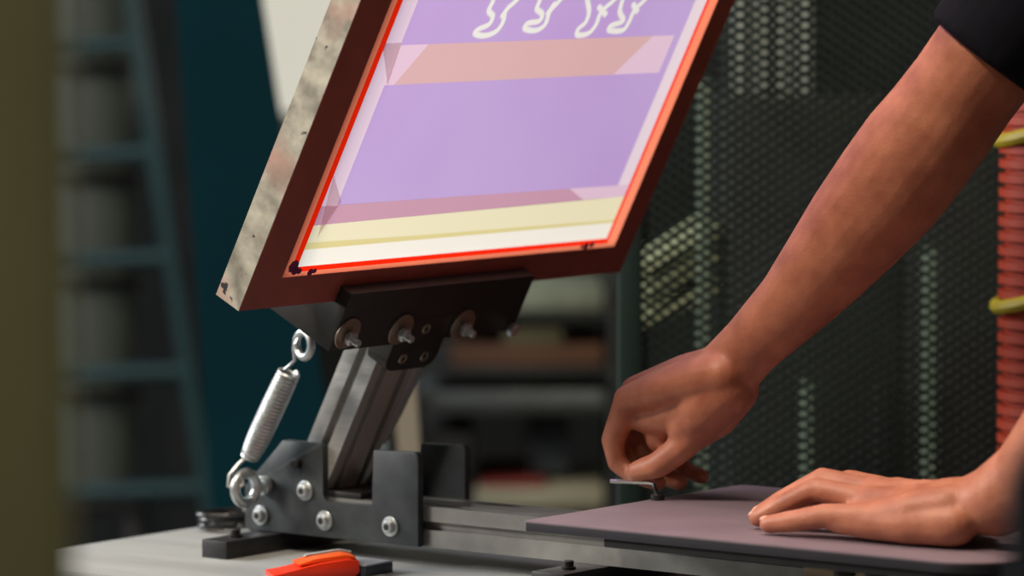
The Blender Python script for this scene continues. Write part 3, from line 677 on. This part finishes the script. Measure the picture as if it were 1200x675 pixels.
# storage rack in the middle distance
Yr = 6.3
m_rack = mat('dark_rack_steel', (36, 40, 38), .6, .2, .15, 10); m_pale = mat('pale_green_grey_board', (112, 120, 104), .7, 0, .15, 12, stretch=(6, 1, 1))
m_brown = mat('brown_cardboard', (86, 58, 40), .8, 0, .15, 12); m_greyb = mat('grey_metal_tray', (104, 112, 114), .5, .2, .25, 14); m_cream = mat('cream_sheet_stack', (146, 144, 122), .7, 0, .12, 10); m_redd = mat('dull_red_card', (130, 52, 46), .8, 0, .1, 10)
m_dbox = mat('dark_crate', (38, 38, 38), .7, 0, .2, 8)
rx0, rx1 = xat(470, Yr), xat(729, Yr)
rack = thing('storage_rack', 'dark steel storage rack behind the rail stacked with boards and boxes', 'rack', T((rx0 + rx1) / 2, Yr, 0))
cx = (rx0 + rx1) / 2
for x in (rx0, rx1 - .016):
    for y in (0, .37):
        mb = MB(); mb.box(x - cx, x - cx + .016, y, y + .03, 0, 1.75, .002); mb.build('upright', m_rack, rack)
shelf_z = [.30, zat(597, Yr), zat(475, Yr), zat(430, Yr), zat(364, Yr), 1.45]
for z in shelf_z:
    mb = MB(); mb.box(rx0 - cx + .002, rx1 - cx - .002, .003, .397, z - .012, z, .002); mb.build('shelf', m_rack, rack)
def rackitem(name, m, x0, x1, z, h, lb, cat, y0=.02, d=.3, group=None, parts=None):
    X0, X1 = xat(x0, Yr), xat(x1, Yr)
    o = MB().box(-(X1 - X0) / 2, (X1 - X0) / 2, 0, d, 0, h, .003).build(name, m); o.location = ((X0 + X1) / 2, Yr + y0, z); return tag(o, lb, cat, group)
dz = lambda a: a * Yr / FOC
rackitem('sheet_stack', m_cream, 556, 708, shelf_z[1], dz(25), 'stack of cream sheets on the lowest visible shelf of the rack', 'sheets')
rackitem('card_stack', m_redd, 562, 640, shelf_z[1] + dz(25), dz(6), 'thin dull red card lying on the cream sheet stack', 'card')
rackitem('crate', m_dbox, 496, 552, shelf_z[1], dz(90), 'dark crate on the rack behind the clamp plate', 'crate')
m_dimblue = mat('dim_blue_box', (58, 68, 74), .7, 0, .15, 9)
rackitem('storage_box', m_dimblue, 618, 668, shelf_z[1] + dz(32), dz(70), 'dim blue grey box standing on the red and cream stack', 'box', y0=.1, d=.2)
rackitem('tray', m_greyb, 492, 708, shelf_z[2], dz(17), 'long grey metal tray on the middle shelf of the rack', 'tray')
rackitem('cardboard_box', m_brown, 528, 708, shelf_z[3], dz(26), 'flat brown cardboard box on the rack above the grey tray', 'box')
rackitem('board_stack', m_pale, 600, 708, shelf_z[4], dz(24), 'pale green grey boards on the upper shelf under the screen', 'boards')
m_ol = mat('olive_box', (84, 84, 62), .8, 0, .15, 9)
rackitem('carton', m_ol, 590, 660, shelf_z[3] + dz(26), dz(22), 'small olive carton on top of the brown cardboard box', 'carton')

# wire mesh cage on the right
Yc = 4.42
m_wire = mat('dark_green_wire', (44, 58, 56), .45, .4, .15, 20); m_post = mat('dark_green_post', (24, 44, 42), .5, .2, .12, 10)
cx0, cx1 = xat(724, Yc), xat(1330, Yc); zc0, zc1 = .35, 1.55
cage = thing('wire_mesh_partition', 'dark green expanded mesh partition filling the background on the right', 'mesh partition', T((cx0 + cx1) / 2, Yc, 0))
hw = (cx1 - cx0) / 2
for x in (-hw, hw - .022):
    mb = MB(); mb.box(x, x + .022, -.011, .011, 0, zc1 + .02, .002); mb.build('post', m_post, cage)
mb = MB(); mb.box(-hw + .022, hw - .022, -.01, .01, zc1, zc1 + .02, .002); mb.box(-hw + .022, hw - .022, -.01, .01, zc0 - .02, zc0, .002); mb.build('rail', m_post, cage)
def mesh_panel():
    bm_v, bm_f = [], []
    x0, x1, z0, z1 = -hw + .022, hw - .022, zc0, zc1; px_, pz_ = .0150, .0100; th = .0011; w_ = .0017
    sl = pz_ / px_                                        # diamond slope
    def strip(xa, za, xb, zb, yo):
        dx, dz_ = xb - xa, zb - za; l = math.hypot(dx, dz_)
        if l < 1e-4: return
        nx, nz = -dz_ / l * w_, dx / l * w_; k = len(bm_v)
        for yy in (yo - th, yo + th):
            bm_v.extend([(xa + nx, yy, za + nz), (xb + nx, yy, zb + nz), (xb - nx, yy, zb - nz), (xa - nx, yy, za - nz)])
        bm_f.extend([(k, k + 1, k + 2, k + 3), (k + 7, k + 6, k + 5, k + 4), (k, k + 4, k + 5, k + 1), (k + 2, k + 6, k + 7, k + 3)])
    n = int((x1 - x0 + (z1 - z0) / sl) / px_) + 2
    for i in range(n):
        for sgn in (1, -1):
            # line z = z0 + sgn*sl*(x - c)
            c = x0 - (z1 - z0) / sl + i * px_ if sgn > 0 else x0 + i * px_
            xa, xb = (c, c + (z1 - z0) / sl) if sgn > 0 else (c, c - (z1 - z0) / sl)
            za, zb = z0, z1
            def clip(xa, za, xb, zb):
                t0, t1 = 0., 1.; d = xb - xa
                for lim, s in ((x0, 1), (x1, -1)):
                    f0 = s * (xa - lim); fd = s * d
                    if abs(fd) < 1e-9: continue
                    t = -f0 / fd
                    if fd > 0: t0 = max(t0, t)
                    else: t1 = min(t1, t)
                return (xa + d * t0, za + (zb - za) * t0, xa + d * t1, za + (zb - za) * t1) if t0 < t1 else None
            q = clip(xa, za, xb, zb)
            if q: strip(*q, sgn * th)
    me = bpy.data.meshes.new('wire_mesh'); me.from_pydata(bm_v, [], bm_f); me.materials.append(m_wire)
    o = bpy.data.objects.new('wire_mesh', me); COL.objects.link(o); o.parent = cage
mesh_panel()
# things stored behind the mesh
Yk = 5.35
m_gl = mat('galvanised_panel', (160, 170, 162), .5, .1, .2, 10); m_upr = mat('pale_green_upright', (104, 122, 108), .5, .1, .15, 10); m_dk = mat('dark_cabinet_green', (17, 22, 21), .7, 0, .2, 6)
m_stripe = mat('pale_olive_board', (124, 132, 102), .7, 0, .2, 9)
def behind(name, m, x0, x1, y0, y1, Y, d, lb, cat, group=None, to_floor=False, n_part=None):
    X0, X1 = xat(x0, Y), xat(x1, Y); z1 = zat(y0, Y); z0 = 0 if to_floor else zat(y1, Y)
    o = MB().box(-(X1 - X0) / 2, (X1 - X0) / 2, 0, d, 0, z1 - z0, .002).build(name, m); o.location = ((X0 + X1) / 2, Y, z0); return tag(o, lb, cat, group)
cab = thing('steel_cabinet', 'dark green steel cabinet standing behind the wire mesh', 'cabinet', T(xat(1010, Yk + .25), Yk + .25, 0))
mb = MB(); xa, xb = xat(850, Yk + .25) - xat(1010, Yk + .25), xat(1260, Yk + .25) - xat(1010, Yk + .25); zt = zat(112, Yk + .25)
mb.box(xa, xb, 0, .4, 0, zt, .004); mb.build('body', m_dk, cab)
for k in range(2):
    mb = MB(); w_ = (xb - xa) / 2; mb.box(xa + w_ * k + .004, xa + w_ * (k + 1) - .004, -.014, 0, .06, zt - .01, .002); d_ = mb.build('door', m_dk, cab)
    mb = MB(); hx = xa + w_ + (.02 if k else -.03); mb.box(hx, hx + .01, -.03, -.014, .75, .9, .002); mb.build('handle', m_dk, d_)
# pale ribbed box on top of the cabinet
pb = thing('galvanised_crate', 'pale galvanised crate on the cabinet behind the mesh at the top', 'crate', T(xat(908, Yk + .3), Yk + .3, zt))
hw2 = (xat(962, Yk) - xat(852, Yk)) / 2
mb = MB(); mb.box(-hw2, hw2, 0, .25, 0, .30, .003); mb.build('body', m_dk, pb)
for i, x in enumerate((-.8, -.32, .16, .62)):
    mb = MB(); mb.box(hw2 * x - .0075, hw2 * x + .0075, -.012, 0, 0, .30, .002); mb.build('rib', m_gl, pb, label='pale rib')
behind('upright_post', m_upr, 818, 832, 95, 600, 5.1, .02, 'pale green upright behind the mesh beside the tilted screen', 'post', 'uprights behind the mesh', True)
behind('upright_post', m_upr, 1082, 1098, 292, 600, 5.3, .02, 'shorter pale green upright behind the mesh under the forearm', 'post', 'uprights behind the mesh', True)
behind('pale_stake', m_upr, 940, 952, 448, 600, 5.2, .02, 'short pale stake behind the mesh between the two hands', 'stake', None, True)
# rack with slanting pale shelves
sx0, sx1 = xat(744, 5.6), xat(840, 5.6)
sr = thing('slanted_shelf_rack', 'rack of pale olive slanting shelves behind the mesh beside the screen corner', 'rack', T(sx0, 5.6, 0))
for x in (0, sx1 - sx0 - .012):
    mb = MB(); mb.box(x, x + .012, .26, .275, 0, 1.2, .001); mb.build('upright', m_dk, sr)
for (xa, ya, xb, yb_) in ((744, 318, 838, 262), (744, 345, 838, 292), (744, 372, 838, 328)):
    P = [far(xa, ya, 5.6), far(xb, yb_, 5.6)]; d = P[1] - P[0]; L_ = d.length; ang = math.atan2(d.z, d.x)
    mb = MB(T(0, 0, P[0].z) @ Matrix.Rotation(-ang, 4, 'Y')); mb.box(0, L_, 0, .26, -.013, 0, .002); mb.build('shelf', m_stripe, sr)
# orange barrier roll with yellow straps
m_orr = mat('orange_red_plastic', (164, 52, 22), .5, 0, .12, 12); m_yel = mat('yellow_strap', (168, 152, 24), .5)
Yo = 4.28; ox0 = xat(1168, Yo); Ro = .055
roll = thing('barrier_roll', 'orange ribbed barrier roll with yellow straps standing at the right edge', 'barrier roll', T(ox0 + Ro, Yo, 0))
prof = []; zb, zt_ = .0, 1.30; n = 100
for i in range(n):
    z = zb + (zt_ - zb) * i / n; h = (zt_ - zb) / n
    prof += [(Ro, z), (Ro, z + h * .55), (Ro - .006, z + h * .62), (Ro - .006, z + h * .93)]
mb = MB(); mb.lathe(prof, (0, 0, 0), (0, 0, 1), 32); mb.build('roll', m_orr, roll)
for y in (140, 334):
    z = zat(y, Yo); mb = MB(); mb.torus((0, 0, z), (-.32, 0, 1), Ro + .004, .0065, 40, 8); mb.build('strap', m_yel, roll, label='yellow strap')

# ------------------------------------------------------------------ light and camera
def area(name, loc, target, size, power, rgb, sy=None):
    l = bpy.data.lights.new(name, 'AREA'); l.size = size; l.energy = power; l.color = lin(rgb)[:3]
    if sy: l.shape = 'RECTANGLE'; l.size_y = sy
    o = bpy.data.objects.new(name, l); COL.objects.link(o); o.location = loc
    o.rotation_euler = (Vector(target) - Vector(loc)).to_track_quat('-Z', 'Y').to_euler(); return o
tgt = Vector((.05, 3.9, 1.1))
area('window_daylight', (-3.0, 5.5, 2.75), tgt, 1.8, 160, (248, 251, 255), 1.6)
area('press_side_fill', (-2.9, 3.95, 2.1), tgt, .6, 52, (255, 248, 240))  # added lamp without a known source, brightens the press's side faces
area('arm_top_fill', (.27, 3.97, 3.4), (.3, 3.85, 1.0), .5, 24, (255, 234, 212))  # added overhead lamp, placed so its light reaches the arm past the screen
area('arm_left_fill', (-1.20, 2.88, 3.4), (.3, 3.80, 1.0), .4, 62, (255, 234, 210))  # added lamp high on the left, lights the forearm and fist
area('post_fill', (-1.05, .95, 2.7), (-.45, 2.0, 1.2), .6, 4.5, (255, 240, 226))  # added fill aimed at the olive post to brighten it
w = bpy.data.worlds.new('world'); SC.world = w; w.use_nodes = True
w.node_tree.nodes['Background'].inputs[0].default_value = lin((190, 200, 210)); w.node_tree.nodes['Background'].inputs[1].default_value = .035
cam = bpy.data.cameras.new('camera'); co = bpy.data.objects.new('camera', cam); COL.objects.link(co)
cam.sensor_width = 36; cam.lens = FOC / 1200 * 36; co.location = CAM; co.rotation_euler = (PI / 2 - PITCH, 0, 0)
cam.clip_start = .05; cam.clip_end = 60
cam.dof.use_dof = True; cam.dof.focus_distance = 3.86; cam.dof.aperture_fstop = 4.1
SC.camera = co
vs = SC.view_settings; vs.view_transform = 'Standard'; vs.look = 'None'; vs.gamma = 1; vs.use_curve_mapping = False; vs.exposure = 0
try:
    SC.cycles.use_denoising = True; SC.cycles.denoiser = 'OPENIMAGEDENOISE'
except Exception: pass
SC.cycles.max_bounces = 8
